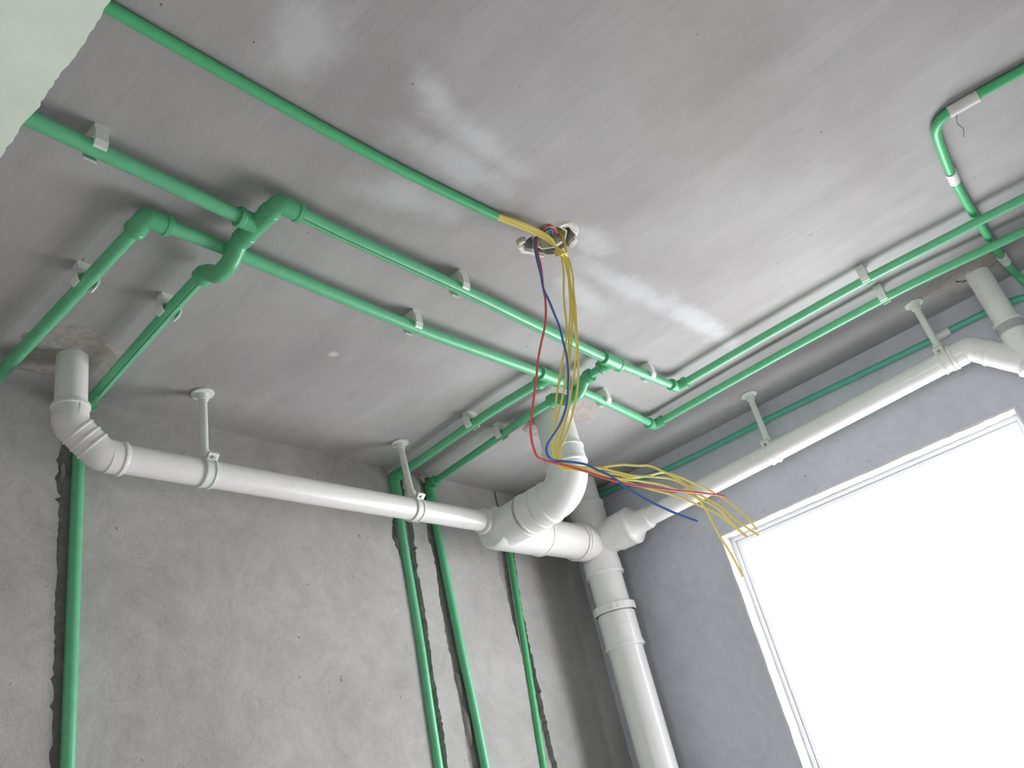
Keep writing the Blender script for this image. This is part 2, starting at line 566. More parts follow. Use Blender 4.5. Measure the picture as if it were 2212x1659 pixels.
chase_geo = [Geo() for _ in CH]
for i in range(len(zs) - 1):
    a, b = rows[i], rows[i + 1]
    for s in range(0, 10, 2):       # wall strips
        gw.add([(a[s], YB, zs[i]), (a[s + 1], YB, zs[i]), (b[s + 1], YB, zs[i + 1]), (b[s], YB, zs[i + 1])], [(0, 1, 2, 3)])
    for c in range(4):              # chase: two flanks and a rough bottom
        l0, r0, l1, r1 = a[1 + 2 * c], a[2 + 2 * c], b[1 + 2 * c], b[2 + 2 * c]
        chase_geo[c].add([(l0, YB, zs[i]), (l1, YB, zs[i + 1]), (l0 + .004, YB + .014, zs[i]), (l1 + .004, YB + .014, zs[i + 1]),
                          (r0, YB, zs[i]), (r1, YB, zs[i + 1]), (r0 - .003, YB + .014, zs[i]), (r1 - .003, YB + .014, zs[i + 1])],
                         [(0, 2, 3, 1), (5, 7, 6, 4), (2, 6, 7, 3)])
gw.add([(-0.1, YB, FLOOR), (X1, YB, FLOOR), (X1, Y1, FLOOR), (-0.1, Y1, FLOOR), (-0.1, YB, CEIL), (X1, YB, CEIL), (X1, Y1, CEIL), (-0.1, Y1, CEIL)],
       [(2, 3, 7, 6), (1, 2, 6, 5), (3, 0, 4, 7)])
wall_back = solo('wall_back', gw, 'plaster', (0, 0, 0), 'grey cement plastered wall with four vertical pipe chases', kind='structure', smooth=False)
for cg in chase_geo:
    part('pipe_chase', cg, 'chase', wall_back, smooth=False)
# lumps of mortar left in the chases
for (x, z, w, h) in [(1.521, 0.765, 0.007, 0.030), (1.523, 0.725, 0.006, 0.018), (1.672, 0.30, 0.010, 0.050), (1.668, 0.40, 0.007, 0.035),
                     (1.578, 0.60, 0.006, 0.018), (0.652, 0.83, 0.008, 0.03), (1.660, 0.955, 0.012, 0.020), (1.655, 0.90, 0.008, 0.03)]:
    G = Geo()
    pts = []
    for k in range(9):
        a = 2 * math.pi * k / 9
        q = rnd.uniform(0.7, 1.2)
        pts.append((x + w * q * math.cos(a), z + h * q * math.sin(a)))
    G.add([(px, YB + .0135, pz) for px, pz in pts] + [(x + (px - x) * .6, YB + .006 + rnd.uniform(-.003, .003), z + (pz - z) * .6) for px, pz in pts],
          [(i, (i + 1) % 9, 9 + (i + 1) % 9, 9 + i) for i in range(9)] + [tuple(range(9, 18))])
    part('mortar_lump', G, 'mortar', wall_back, smooth=False)

# ---- window wall with its opening
WY0, WY1, WZ0, WZ1 = 0.145, 1.02, -0.75, 0.683
g = Geo()
g.box((XW, -0.95, FLOOR), (X1, WY0, CEIL))
g.box((XW, WY1, FLOOR), (X1, YB, CEIL))
g.box((XW, WY0, FLOOR), (X1, WY1, WZ0))
g.box((XW, WY0, WZ1), (X1, WY1, CEIL))
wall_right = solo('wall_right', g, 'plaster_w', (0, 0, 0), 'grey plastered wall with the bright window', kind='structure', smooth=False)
# reveal plaster: four thin slabs lining the opening, inner edge slightly ragged
def ragged_slab(p0, p1, inward, across0, across1, t, n=46, amp=0.0022):
    """strip from p0 to p1 (along the edge), spanning x from across0 (ragged) to across1, thickness t along inward"""
    P0, P1, I = Vector(p0), Vector(p1), Vector(inward)
    G = Geo()
    vs, fs = [], []
    for k in range(n + 1):
        q = P0.lerp(P1, k / n)
        j = across0 + rnd.uniform(-amp, 0.0)
        u = I * (t + rnd.uniform(-0.0012, 0.0012))
        vs += [(j, q.y, q.z), (j, q.y + u.y, q.z + u.z), (across1, q.y + I.y * t, q.z + I.z * t), (across1, q.y, q.z)]
    for k in range(n):
        o = 4 * k
        for m in range(4):
            m2 = (m + 1) % 4
            fs.append((o + m, o + m2, o + 4 + m2, o + 4 + m))
    fs += [(3, 2, 1, 0), (4 * n, 4 * n + 1, 4 * n + 2, 4 * n + 3)]
    return G.add(vs, fs)
for p0, p1, inn in [((0, WY0, WZ1), (0, WY1, WZ1), (0, 0, -1)), ((0, WY1, WZ0), (0, WY1, WZ1), (0, -1, 0)),
                    ((0, WY0, WZ0), (0, WY0, WZ1), (0, 1, 0)), ((0, WY0, WZ0), (0, WY1, WZ0), (0, 0, 1))]:
    part('window_reveal', ragged_slab(p0, p1, inn, XW - 0.001, X1, 0.006), 'reveal', wall_right, smooth=False)

# ---- window: slim white frame, one sash, one pane
win = setp(bpy.data.objects.new('window_1', None), 'bright window in white frame', kind='structure')
col.objects.link(win)
win.location = (2.43, 0.5825, WZ0 + RISE)
BASE['window_1'] = (2.43, 0.5825, WZ0)
a0, a1, b0, b1 = WY0 + .006, WY1 - .006, WZ0 + .006, WZ1 - .006
def bars(x0, x1, ya, yb, za, zb, w):
    return (Geo().box((x0, ya, za), (x1, yb, za + w)).box((x0, ya, zb - w), (x1, yb, zb))
            .box((x0, ya, za + w), (x1, ya + w, zb - w)).box((x0, yb - w, za + w), (x1, yb, zb - w)))
part('frame', bars(2.408, 2.445, a0, a1, b0, b1, 0.012), 'frame', win, smooth=False)
sash = part('sash', bars(2.415, 2.438, a0 + .013, a1 - .013, b0 + .013, b1 - .013, 0.012), 'frame', win, smooth=False)
part('pane', Geo().box((2.425, a0 + .024, b0 + .024), (2.429, a1 - .024, b1 - .024)), 'glass', sash, smooth=False)

# ---- wall with the doorway the picture is taken from; only its soffit shows
DZ, DY0, DY1 = 0.503, -0.5, 0.64
g = Geo()
g.box((-0.1, Y0, FLOOR), (XL, DY0, CEIL))
g.box((-0.1, DY1, FLOOR), (XL, YB, CEIL))
g.box((-0.1, DY0, DZ), (XL, DY1, CEIL))
wall_left = solo('wall_left', g, 'plaster', (0, 0, 0), 'wall with the doorway at the left', kind='structure', smooth=False)
G = Geo()
n = 260
vs, fs = [], []
x = 0.0
for k in range(n + 1):
    y = DY0 + (DY1 - DY0) * k / n
    x = 0.25 * x + rnd.gauss(0, 0.0006)
    j = 0.1535 + x + 0.0003 * math.sin(y * 90) + 0.0003 * math.sin(y * 37)
    vs += [(j, y, DZ), (j - .0006, y, DZ - .003), (-0.1, y, DZ - .003), (-0.1, y, DZ)]
for k in range(n):
    o = 4 * k
    for m in range(4):
        fs.append((o + m, o + (m + 1) % 4, o + 4 + (m + 1) % 4, o + 4 + m))
G.add(vs, fs)
part('putty_coat', G, 'putty', wall_left, 'pale greenish white putty coat with ragged edge', smooth=False)

# ---- wall at the camera's right and the hall behind the doorway
solo('wall_front', Geo().box((XL, -0.95, FLOOR), (XW, YF, CEIL)), 'plaster', (0, 0, 0), 'plain grey plastered wall', kind='structure', smooth=False)
solo('wall_hall_back', Geo().box((X0, 1.40, FLOOR), (-0.1, Y1, CEIL)), 'plaster', (0, 0, 0), 'plain plastered hall wall', kind='structure', smooth=False)
solo('wall_hall_front', Geo().box((X0, Y0, FLOOR), (-0.1, -1.2, CEIL)), 'plaster', (0, 0, 0), 'plain plastered hall wall', kind='structure', smooth=False)
HY0, HY1, HZ0, HZ1 = -0.9, 1.1, -0.9, 0.7  # opening for an added, unseen window that brightens the shaded window wall
g = (Geo().box((X0, -1.2, FLOOR), (-2.6, HY0, CEIL)).box((X0, HY1, FLOOR), (-2.6, 1.40, CEIL))
     .box((X0, HY0, FLOOR), (-2.6, HY1, HZ0)).box((X0, HY0, HZ1), (-2.6, HY1, CEIL)))
fill_win = setp(bpy.data.objects.new('fill_window', None), 'unseen wide window added in the hall as fill light', kind='structure')
col.objects.link(fill_win)
fill_win.location = (-2.7, 0.1, HZ0 + RISE)
BASE['fill_window'] = (-2.7, 0.1, HZ0)
part('frame', bars(-2.74, -2.68, HY0, HY1, HZ0, HZ1, 0.04), 'frame', fill_win, smooth=False)
part('mullion', Geo().box((-2.74, 0.08, HZ0 + .04), (-2.68, 0.12, HZ1 - .04)), 'frame', fill_win, smooth=False)
part('pane', Geo().box((-2.712, HY0 + .04, HZ0 + .04), (-2.708, 0.08, HZ1 - .04)), 'glass', fill_win, smooth=False)
part('pane', Geo().box((-2.712, 0.12, HZ0 + .04), (-2.708, HY1 - .04, HZ1 - .04)), 'glass', fill_win, smooth=False)
solo('wall_hall_left', g, 'plaster', (0, 0, 0), 'plain plastered hall wall', kind='structure', smooth=False)

# ================================================================== WATER PIPES (welded green plastic)
ZP = 0.968
RP = 0.0118     # main runs
RS = 0.0104     # thinner runs
RF = 0.0162     # fittings
def V3(p, z=ZP):
    return Vector((p[0], p[1], z)) if len(p) == 2 else Vector(p)
def pipe(parent, pts, r=RP, mat='ppr', smooth_it=True):
    P = [V3(p) for p in pts]
    if len(P) > 2 and smooth_it:
        P = smooth_path(P, 8)
    return part('pipe', Geo().tube(P, r, 24), mat, parent)
def collar(parent, at, d, r=RF + .0014, L=.010, mat='ppr_fit'):
    """rolled lip at the mouth of a socket: from 'at' back along d"""
    at = Vector(at) - Vector(d).normalized() * .0009
    return part('collar', Geo().lathe(at, d, [(0, .0095), (0, r - .001), (.001, r), (L - .002, r), (L, r - .0014)], 28), mat, parent)
def elbow(parent, c, d1, d2, L=.034, r=RF, L2=None):
    c, d1, d2 = V3(c), Vector(d1).normalized(), Vector(d2).normalized()
    L2 = L2 or L
    e = part('elbow', Geo().tube(bend_path(c, d1, d2, L, L2, 0.007), r, 28), 'ppr_fit', parent)
    collar(e, c + d1 * L, -d1, r + .0014)
    collar(e, c + d2 * L2, -d2, r + .0014)
    return e
def tee(parent, c, d, br, L=.036, LB=.034, r=RF):
    c, d, br = V3(c), Vector(d).normalized(), Vector(br).normalized()
    G = Geo().tube([c - d * L, c + d * L], r, 28).tube([c, c + br * LB], r, 28)
    e = part('tee', G, 'ppr_fit', parent)
    collar(e, c + d * L, -d, r + .0014)
    collar(e, c - d * L, d, r + .0014)
    collar(e, c + br * LB, -br, r + .0014)
    return e
def bridge(parent, a, b, dip=.027, r=.0155):
    """bridging bend: dips below the pipe it crosses, sockets at both ends"""
    a, b = V3(a), V3(b)
    d = (b - a)
    Ln = d.length
    d.normalize()
    pts, n = [], 28
    for k in range(n + 1):
        t = k / n
        s = min(1, max(0, (t - .10) / .32)) if t < .5 else min(1, max(0, (.90 - t) / .32))
        s = s * s * (3 - 2 * s)
        pts.append(a + d * Ln * t - Vector((0, 0, dip * s)))
    e = part('bridge_fitting', Geo().tube(pts, r, 28), 'ppr_fit', parent)
    for at, dr in ((a, d), (b, -d)):
        part('collar', Geo().lathe(at, dr, [(0, .0095), (0, .0178), (.014, .0178), (.018, .0162)], 28), 'ppr_fit', e)
    return e
def marking(parent, pts, off, r=.0005):
    P = [V3(p) + Vector(off) for p in pts]
    part('marking_line', Geo().tube(smooth_path(P, 6) if len(P) > 2 else P, r, 5), 'stripe', parent)

EX, EY, EZ = Vector((1, 0, 0)), Vector((0, 1, 0)), Vector((0, 0, 1))

# --- network A: crosses over the other one by bridging bends
A = thing('water_pipe', (0.652, 0.866, ZP), 'green water pipe whose two bridging bends cross beneath the other green pipe', 'pipe')
pipe(A, [(XL, 0.851), (0.299, 0.856), (0.620, 0.866)])
tee(A, (0.652, 0.867), -EY, -EX, .034, .036)
elbow(A, (0.652, 0.806), EY, EX, .028, RF, .040)
L3 = pipe(A, [(0.690, 0.806), (0.80, 0.808), (1.07, 0.806), (1.30, 0.810), (1.575, 0.812)])
marking(L3, [(0.690, 0.806), (0.80, 0.808), (1.07, 0.806), (1.30, 0.810), (1.575, 0.812)], (0, -.0022, -.0117))
bridge(A, (0.6515, 0.898), (0.650, 1.034))
P2 = pipe(A, [(0.650, 1.022), (0.649, 1.04), (0.654, 1.16), (0.676, 1.505)])
marking(P2, [(0.648, 1.03), (0.654, 1.16), (0.672, 1.45)], (-.0015, 0, -.0118))
elbow(A, (0.677, 1.537, ZP), -EY, -EZ, .034)
pipe(A, [(0.677, 1.537, .94), (0.676, 1.537, .745), (0.677, 1.537, .278), (0.680, 1.537, -.9)])
tee(A, (1.612, 0.812), EX, EY, .036, .036)
pipe(A, [(1.640, 0.811), (1.875, 0.799)], RS)
pipe(A, [(1.613, 0.84), (1.616, 0.89)], RS)
bridge(A, (1.616, 0.878), (1.626, 1.022), .027, .0150)
pipe(A, [(1.626, 1.014), (1.632, 1.12), (1.648, 1.25), (1.674, 1.505)], RS)
elbow(A, (1.677, 1.537, ZP), -EY + EX * -.1, -EZ, .036, .0158, .05)
pipe(A, [(1.677, 1.537, .94), (1.677, 1.537, .83), (1.684, 1.537, .50), (1.693, 1.537, .19), (1.70, 1.537, -.9)], RP)
elbow(A, (1.904, 0.797), -EX, -EY, .030, .0145)
pipe(A, [(1.904, 0.765), (1.896, 0.50), (1.897, 0.255), (1.911, 0.08), (1.928, -.10), (2.000, YF)], RS)

# --- network B: runs straight under the bridging bends
B = thing('water_pipe', (0.505, 0.946, ZP), 'green water pipe running straight under the bridging bends of its neighbour', 'pipe')
pipe(B, [(0.497, 1.538), (0.500, 1.30), (0.505, 0.978)])
elbow(B, (0.505, 0.946), EY, EX, .038)
pipe(B, [(0.540, 0.946, .968), (0.65, 0.948, .972), (0.75, 0.950, .971), (1.071, 0.953, .968), (1.30, 0.946, .968), (1.485, 0.940, .968)])
tee(B, (1.520, 0.940), EX, EY, .036, .036)
pipe(B, [(1.550, 0.941), (1.76, 0.948), (2.015, 0.961)], RS)
pipe(B, [(1.518, 0.972), (1.516, 1.15), (1.539, 1.505)], RP)
elbow(B, (1.537, 1.537, ZP), -EY, -EZ, .036, .0170, .075)
pipe(B, [(1.546, 1.537, .93), (1.537, 1.537, .824), (1.537, 1.537, .50), (1.531, 1.537, .205), (1.52, 1.537, -.9)], RP)
elbow(B, (2.046, 0.963), -EX, -EY, .032, .0150)
pipe(B, [(2.046, 0.93), (2.034, 0.60), (2.034, 0.258), (2.053, 0.08), (2.076, -.07), (2.165, YF)], RS)

# ================================================================== PIPE CLIPS
def clip(x, y, axis, r, label, zc=ZP):
    ax = Vector(axis).normalized()
    lat = EZ.cross(ax).normalized()
    H = CEIL - zc
    t = thing('pipe_clip', (x, y, CEIL), label, 'clip', 'white clips holding the green pipes')
    w = r + .0062
    base = [(-w, H), (w, H), (w - .0015, r * .55), (r * .78, r * .78), (0, r + .0006), (-r * .78, r * .78), (-w + .0015, r * .55)]
    part('base', Geo().prism(base, (x, y, zc), lat, EZ, ax, .019), 'clip', t, smooth=False)
    for s in (1, -1):
        arm = [(w - .0006, H * .55), (w + .0026, H * .62), (w + .0030, -.001), (w - .0010, -.0100), (w - .0045, -.0120), (w - .0052, -.0096), (w - .0030, -.0050), (w - .0012, .0010)]
        if s < 0:
            arm = [(-a, b) for a, b in reversed(arm)]
        part('arm', Geo().prism(arm, (x, y, zc), lat, EZ, ax, .0185), 'clip', t, smooth=False)
    return t
clip(0.384, 0.858, EX, RP, 'white clip on the upper left pipe nearest the doorway soffit')
clip(0.501, 1.139, EY, RP, 'white clip on the leftmost pipe above the left drain')
clip(0.653, 1.146, EY, RP, 'white clip between the bridging bend and the left drain pipe')
clip(1.071, 0.806, EX, RP, 'white clip on the green pipe just left of the hanging wires')
clip(1.080, 0.953, EX, RP, 'white clip on the lower of the two long pipes left of the wires')
clip(1.770, 0.804, EX, RS, 'white clip right of the wires on the upper pipe')
clip(1.768, 0.948, EX, RS, 'white clip right of the wires on the lower pipe')
clip(1.517, 1.203, EY, RP, 'white clip on the left of the two pipes running to the back wall')
clip(1.642, 1.210, EY, RS, 'white clip on the right of the two pipes running to the back wall')
clip(1.896, 0.253, EY, RS, 'white clip on the upper right pipe toward the picture edge')
clip(2.032, 0.256, EY, RS, 'white clip on the right pipe nearest the window drain')

# ================================================================== CONDUITS
c1 = thing('wire_conduit', (0.657, 0.655, 0.9915), 'straight green conduit on the ceiling with yellow wires emerging from its end', 'conduit')
part('tube', Geo().tube(smooth_path([(XL, 0.657, .9912), (0.311, 0.657, .9912), (0.478, 0.657, .9912), (0.664, 0.6545, .9912), (0.816, 0.6485, .9912), (1.001, 0.635, .9912)], 8), .0086, 20, caps=False), 'conduit', c1)
part('mouth', Geo().lathe((1.001, 0.635, .9912), (1, -.07, 0), [(-.05, .0072), (0, .0072), (0.0002, .0085)], 20, caps=False), 'conduit', c1)

c2 = thing('wire_conduit', (1.512, -0.03, 0.99), 'bent green conduit with white couplings at the upper right of the ceiling', 'conduit')
part('tube', Geo().tube([(1.530, YF, .990), (1.526, -.188, .990), (1.514, -.100, .990)], .0090, 20), 'conduit', c2)
part('tube', Geo().tube(smooth_path([(1.514, -.085, .990), (1.513, -.060, .990), (1.519, -.040, .990), (1.538, -.026, .990), (1.570, -.020, .990), (1.640, -.013, .990), (1.700, -.008, .990), (1.730, -.006, .990)], 6), .0092, 20), 'conduit', c2)
part('tube', Geo().tube([(1.735, -.006, .990), (1.847, -.003, .990), (2.067, -.003, .990), (2.200, -.005, .990)], .0090, 20), 'conduit', c2)
part('tube', Geo().tube(smooth_path([(2.215, -.006, .990), (2.27, -.008, .989), (2.315, -.012, .984), (2.334, -.016, .968), (2.339, -.020, .93), (2.339, -.026, .70), (2.339, -.03, .40)], 6), .0088, 20), 'conduit', c2)
for a, b in [((1.517, -.108, .989), (1.512, -.056, .989)), ((1.704, -.0085, .989), (1.746, -.0055, .989)), ((2.185, -.005, .989), (2.232, -.007, .989))]:
    a, b = Vector(a), Vector(b)
    part('coupling', Geo().lathe(a, b - a, [(0, .0085), (0, .0113), ((b - a).length, .0113), ((b - a).length, .0085)], 24), 'coupling', c2, 'white sleeve coupling')
solo('binding_wire', Geo().tube(smooth_path([(1.512, -.060, .998), (1.516, -.066, .982), (1.527, -.062, .978), (1.553, -.060, .982), (1.580, -.064, .984), (1.607, -.058, .985)], 5), .0006, 6), 'dark',
     (1.55, -.06, .985), 'thin dark tie wire curling below the bent conduit', 'wire')

c3 = thing('wire_conduit', (2.338, 0.67, 0.944), 'thin green conduit high on the window wall behind the white drain', 'conduit')
part('tube', Geo().tube(smooth_path([(2.336, 1.500, .978), (2.338, 1.348, .972), (2.338, 1.20, .956), (2.338, 1.052, .9447), (2.338, .674, .9436), (2.338, .240, .9345), (2.338, .215, .9360)], 8), .0088, 18), 'conduit_teal', c3)
part('tube', Geo().tube(smooth_path([(2.338, .205, .936), (2.338, .190, .9375), (2.338, .111, .9368), (2.338, .041, .9333), (2.338, .002, .9259), (2.338, -.05, .905), (2.338, -.10, .87)], 8), .0088, 18), 'conduit_teal', c3)
part('coupling', Geo().lathe((2.338, .235, .935), (0, -1, .06), [(0, .0080), (0, .0114), (.046, .0114), (.046, .0080)], 22), 'coupling', c3, 'white sleeve coupling')

c4 = solo('wire_conduit', Geo().tube(smooth_path([(1.990, 1.537, .865), (1.984, 1.537, .787), (1.965, 1.537, .60), (1.940, 1.537, .36), (1.921, 1.537, .17), (1.905, 1.537, -.1), (1.90, 1.537, -.9)], 8), .0098, 20), 'conduit',
          (1.90, 1.537, -.9), 'green conduit in the wall chase nearest the soil stack', 'conduit')

# ================================================================== WHITE DRAIN (glued plastic)
D = thing('drain_pipe', (2.222, 1.372, FLOOR), 'white plastic drain with soil stack, side branches and elbows below the ceiling', 'pipe')
RL = .0285
def dpart(name, geo, label=None, parent=None, mat='pvc', angle=32):
    return part(name, geo, mat, parent or D, label, angle=angle)
def sleeve(parent, at, d, L, r, lip=.0022, name='collar'):
    """socket with a raised lip at its mouth ('at'), running back along d"""
    return dpart(name, Geo().lathe(at, d, [(0, r - .006), (0, r + lip * .6), (.0015, r + lip), (.008, r + lip), (.0095, r), (L - .003, r), (L, r - .003)], 40), None, parent)
# left branch: drop, double 45 degree elbow, long run
YL = 1.396
dpart('pipe', Geo().tube([(.5955, 1.397, CEIL), (.597, 1.397, .868)], RL, 40), 'short vertical drop at the left')
eb = [(.597, 1.397, .885), (.597, 1.397, .853), (.602, 1.397, .843), (.647, 1.396, .802), (.656, 1.396, .797), (.692, YL, .795)]
le = dpart('elbow', Geo().tube(eb, .0318, 40), 'ridged elbow at the left end')
sleeve(le, (.597, 1.397, .888), (0, 0, -1), .036, .0318)
sleeve(le, (.696, YL, .795), (-1, 0, 0), .034, .0318)
dg = (Vector(eb[3]) - Vector(eb[2])).normalized()
for t in (.010, .028, .046):
    dpart('ridge', Geo().lathe(Vector(eb[2]) + dg * t, dg, [(0, .0316), (.0012, .0334), (.0042, .0334), (.0054, .0316)], 40), None, le)
dpart('pipe', Geo().tube([(.685, YL, .795), (1.20, 1.394, .7965), (1.712, 1.388, .797)], RL, 40), 'long horizontal left branch')
# tee under the middle drop
ZM, YM = .778, 1.380
te = dpart('tee', Geo().lathe((1.722, YM, ZM), EX, [(0, .030), (.004, .052), (.016, .0595), (.070, .0595), (.205, .0590)], 48)
           .lathe((1.768, YM, ZM), (-.02, -1, 0), [(0, .056), (.095, .0575), (.097, .061)], 48), 'large tee under the middle drop')
sleeve(te, (1.696, 1.387, .796), EX, .036, .0335)
sleeve(te, (1.945, YM, ZM), -EX, .048, .0590)
dpart('pipe', Geo().tube([(1.92, YM, ZM), (2.16, 1.376, ZM)], .0545, 48), 'thick horizontal pipe into the stack')
# middle drop and its wide elbow
XM, Ym = 1.742, 1.098
dpart('pipe', Geo().tube([(XM - .002, Ym, CEIL), (XM, Ym, .875)], .0520, 48), 'thick middle drop from the ceiling')
cur = [Vector((XM, Ym, .885)), Vector((XM, Ym, .856))]
for k in range(1, 13):
    a = math.pi / 2 * k / 12
    cur.append(Vector((XM + .014 * k / 12, Ym + .078 - .078 * math.cos(a), .856 - .078 * math.sin(a))))
cur.append(Vector((XM + .016, Ym + .100, ZM)))
me = dpart('elbow', Geo().tube(cur, .0550, 48), 'wide curved elbow of the middle drop')
sleeve(me, (XM, Ym, .892), -EZ, .046, .0555)
dpart('collar', Geo().lathe((XM, Ym, .848), -EZ, [(0, .0550), (.002, .0578), (.008, .0578), (.010, .0550)], 48), None, me)
sleeve(me, (XM + .016, Ym + .090, ZM), EY, .038, .0572)
dpart('collar', Geo().lathe((XM + .020, Ym + .128, ZM), EY, [(0, .0540), (.0015, .0592), (.009, .0592), (.011, .0572), (.040, .0572), (.042, .0592), (.048, .0592), (.050, .0560)], 48), None, me)
# stack: upper pipe, cross, lower pipe with expansion joint
XS, YS = 2.222, 1.372
dpart('pipe', Geo().tube([(XS, YS, CEIL), (XS, YS, .86)], .0525, 48), 'upper end of the soil stack')
cr = dpart('tee', Geo().lathe((XS, YS, .888), -EZ, [(0, .054), (.002, .0580), (.15, .0575), (.20, .0570), (.215, .0572)], 48)
           .lathe((XS, YS, ZM), -EX, [(0, .054), (.085, .0570), (.10, .0580)], 48)
           .lathe((XS, YS, ZM + .006), -EY, [(0, .050), (.085, .0545), (.10, .0555)], 48), 'cross fitting on the stack')
sleeve(cr, (XS, YS, .915), -EZ, .05, .0580)
sleeve(cr, (XS - .108, 1.377, ZM), EX, .05, .0585, .0015)
sleeve(cr, (XS, YS, .672), EZ, .048, .0590)
# reducer towards the right branch
rd = dpart('reducer', Geo().lathe((XS, YS - .085, .784), (0, -1, .01), [(0, .054), (.002, .0575), (.055, .0575), (.068, .0560), (.072, .0500), (.094, .0350), (.125, .0335)], 48), 'tapering reducer')
sleeve(rd, (XS, YS - .150, .785), EY, .05, .0580, .0015)
sleeve(rd, (XS, YS - .214, .787), EY, .032, .0320, .0018)
# lower stack
dpart('pipe', Geo().tube([(XS, YS, .70), (XS, YS, .55)], .0535, 48), 'stack pipe above the expansion joint')
ej = dpart('expansion_joint', Geo().lathe((XS, YS, .553), -EZ, [(0, .056), (.004, .0585), (.098, .0575), (.101, .0575)], 48), 'expansion joint with ribbed nut')
G = Geo()
n = 40
prof = [(0, .054), (0, .0640), (.002, .0660), (.020, .0660), (.024, .0620)]
vs, fs = [], []
for (t, r) in prof:
    for k in range(n * 2):
        a = math.pi * k / n
        rr = r + (.0008 if (k // 2) % 2 else -.0006) * (1 if r > .063 else 0)
        vs.append((XS + rr * math.cos(a), YS + rr * math.sin(a), .577 - t))
for i in range(len(prof) - 1):
    for k in range(2 * n):
        k2 = (k + 1) % (2 * n)
        fs.append((i * 2 * n + k, (i + 1) * 2 * n + k, (i + 1) * 2 * n + k2, i * 2 * n + k2))
fs.append(tuple(range(2 * n)))
dpart('nut', G.add(vs, fs), None, ej)
dpart('ridge', Geo().lathe((XS, YS, .512), -EZ, [(0, .0578), (.001, .0586), (.0025, .0586), (.0035, .0578)], 48), None, ej)
sleeve(ej, (XS, YS, .446), EZ, .02, .0590)
dpart('pipe', Geo().tube([(XS, YS, .46), (XS, YS, FLOOR)], .0535, 48), 'lower soil stack running down to the floor')
# right branch along the window wall with its 45 degree elbow, drop and cleanout
dpart('pipe', Geo().tube([(XS, YS - .20, .787), (XS, .70, .802), (XS, .195, .8225)], RL + .0005, 40), 'long right branch along the window wall')
r2 = [(XS, .205, .8225), (XS, .165, .824), (XS, .155, .819), (XS, .095, .757), (XS, .070, .733)]
re = dpart('elbow', Geo().tube(r2, .0315, 40), 'angled elbow at the right end')
sleeve(re, (XS, .208, .8225), -EY, .034, .0315)
dd = (Vector(r2[3]) - Vector(r2[2])).normalized()
dpart('ridge', Geo().lathe(Vector(r2[2]) + dd * .034, dd, [(0, .0314), (.001, .0335), (.006, .0335), (.007, .0314)], 40), None, re)
co = dpart('tee', Geo().tube([(XS, .060, .838), (XS, .060, .715)], .0320, 40), 'tee with cleanout plug at the right end')
sleeve(co, (XS, .060, .845), -EZ, .036, .0320)
dpart('cleanout_plug', Geo().lathe((XS, .060, .718), -EZ, [(0, .033), (0, .0375), (.012, .0375), (.014, .030), (.014, .012), (.024, .012), (.024, .002)], 12), None, co)
dpart('pipe', Geo().tube([(XS + .004, .060, CEIL), (XS, .060, .83)], RL, 40), 'vertical drop at the right')

# ================================================================== PIPE HANGERS
def hanger(x, y, zp, axis, r, lat, label, ztop=CEIL, px=None, py=None):
    px = x if px is None else px
    py = y if py is None else py
    t = thing('pipe_hanger', (x, y, CEIL), label, 'hanger', 'white hangers carrying the drain')
    fl = part('flange', Geo().lathe((x, y, CEIL), -EZ, [(0, .0235), (.0025, .0245), (.0050, .0235), (.0055, .0130), (.0190, .0118), (.0195, .0095)], 36), 'clip', t)
    foot = Vector((px, py, zp + r))
    top = Vector((x, y, CEIL - .015))
    part('rod', Geo().tube([top, foot + Vector((0, 0, .012))], .0088, 20), 'clip', t)
    part('socket', Geo().lathe(foot + Vector((0, 0, .022)), -EZ, [(0, .0085), (0, .0112), (.014, .0120), (.026, .0150)], 24), 'clip', t)
    ax = Vector(axis).normalized()
    cl = part('clamp', Geo().lathe(Vector((px, py, zp)), ax, [(-.0125, r - .001), (-.0125, r + .0042), (-.0080, r + .0045), (-.0075, r + .0022), (.0075, r + .0022), (.0080, r + .0045), (.0125, r + .0042), (.0125, r - .001)], 44), 'clip', t)
    la = Vector(lat)
    u = (la * .75 + EZ * .66).normalized()
    v = ax.cross(u)
    c0 = Vector((px, py, zp)) + u * (r + .009)
    G = Geo()
    for s in (-1, 1):
        G.prism([(-.0115, -.009), (.0115, -.009), (.0115, .009), (-.0115, .009)], c0 + v * (s * .0034), ax, u, v, .0034)
    part('ear', G, 'clip', cl, smooth=False)
    part('bolt', Geo().lathe(c0 - v * .010, v, [(0, .0030), (.0035, .0042), (.0045, .0022), (.016, .0022), (.0165, .0040), (.020, .0040)], 10), 'metal', cl)
    return t, cl, top, foot
h1, _, tp, ft = hanger(.879, 1.412, .7955, EX, RL, -EY, 'white hanger with dark specks on its rod near the left elbow', px=.866, py=1.3945)
G = Geo()
for k in range(9):      # dark smudged print along the rod
    q = tp.lerp(ft, .10 + .085 * k)
    w = rnd.uniform(.0012, .0030)
    hh = rnd.uniform(.003, .008)
    vs = []
    for a in (2.75, 3.05, 3.35):
        for dz in (-hh / 2, hh / 2):
            d = Vector((math.cos(a + rnd.uniform(-.1, .1)), math.sin(a) - .25, 0)).normalized()
            vs.append(q + d * .0084 + Vector((0, 0, dz)))
    G.add(vs, [(0, 2, 3, 1), (2, 4, 5, 3)])
part('printed_mark', G, 'dark', h1, 'dark smudged print', smooth=False)
hanger(1.455, 1.409, .7970, EX, RL, -EY, 'white hanger on the left branch nearest the large tee', px=1.447, py=1.391)
hanger(2.237, .731, .8012, EY, RL, -EX, 'white hanger in the middle of the drain along the window wall', px=2.224, py=.727)
hanger(2.214, .222, .8215, EY, RL, -EX, 'white hanger beside the angled elbow at the right end', px=2.222, py=.222)

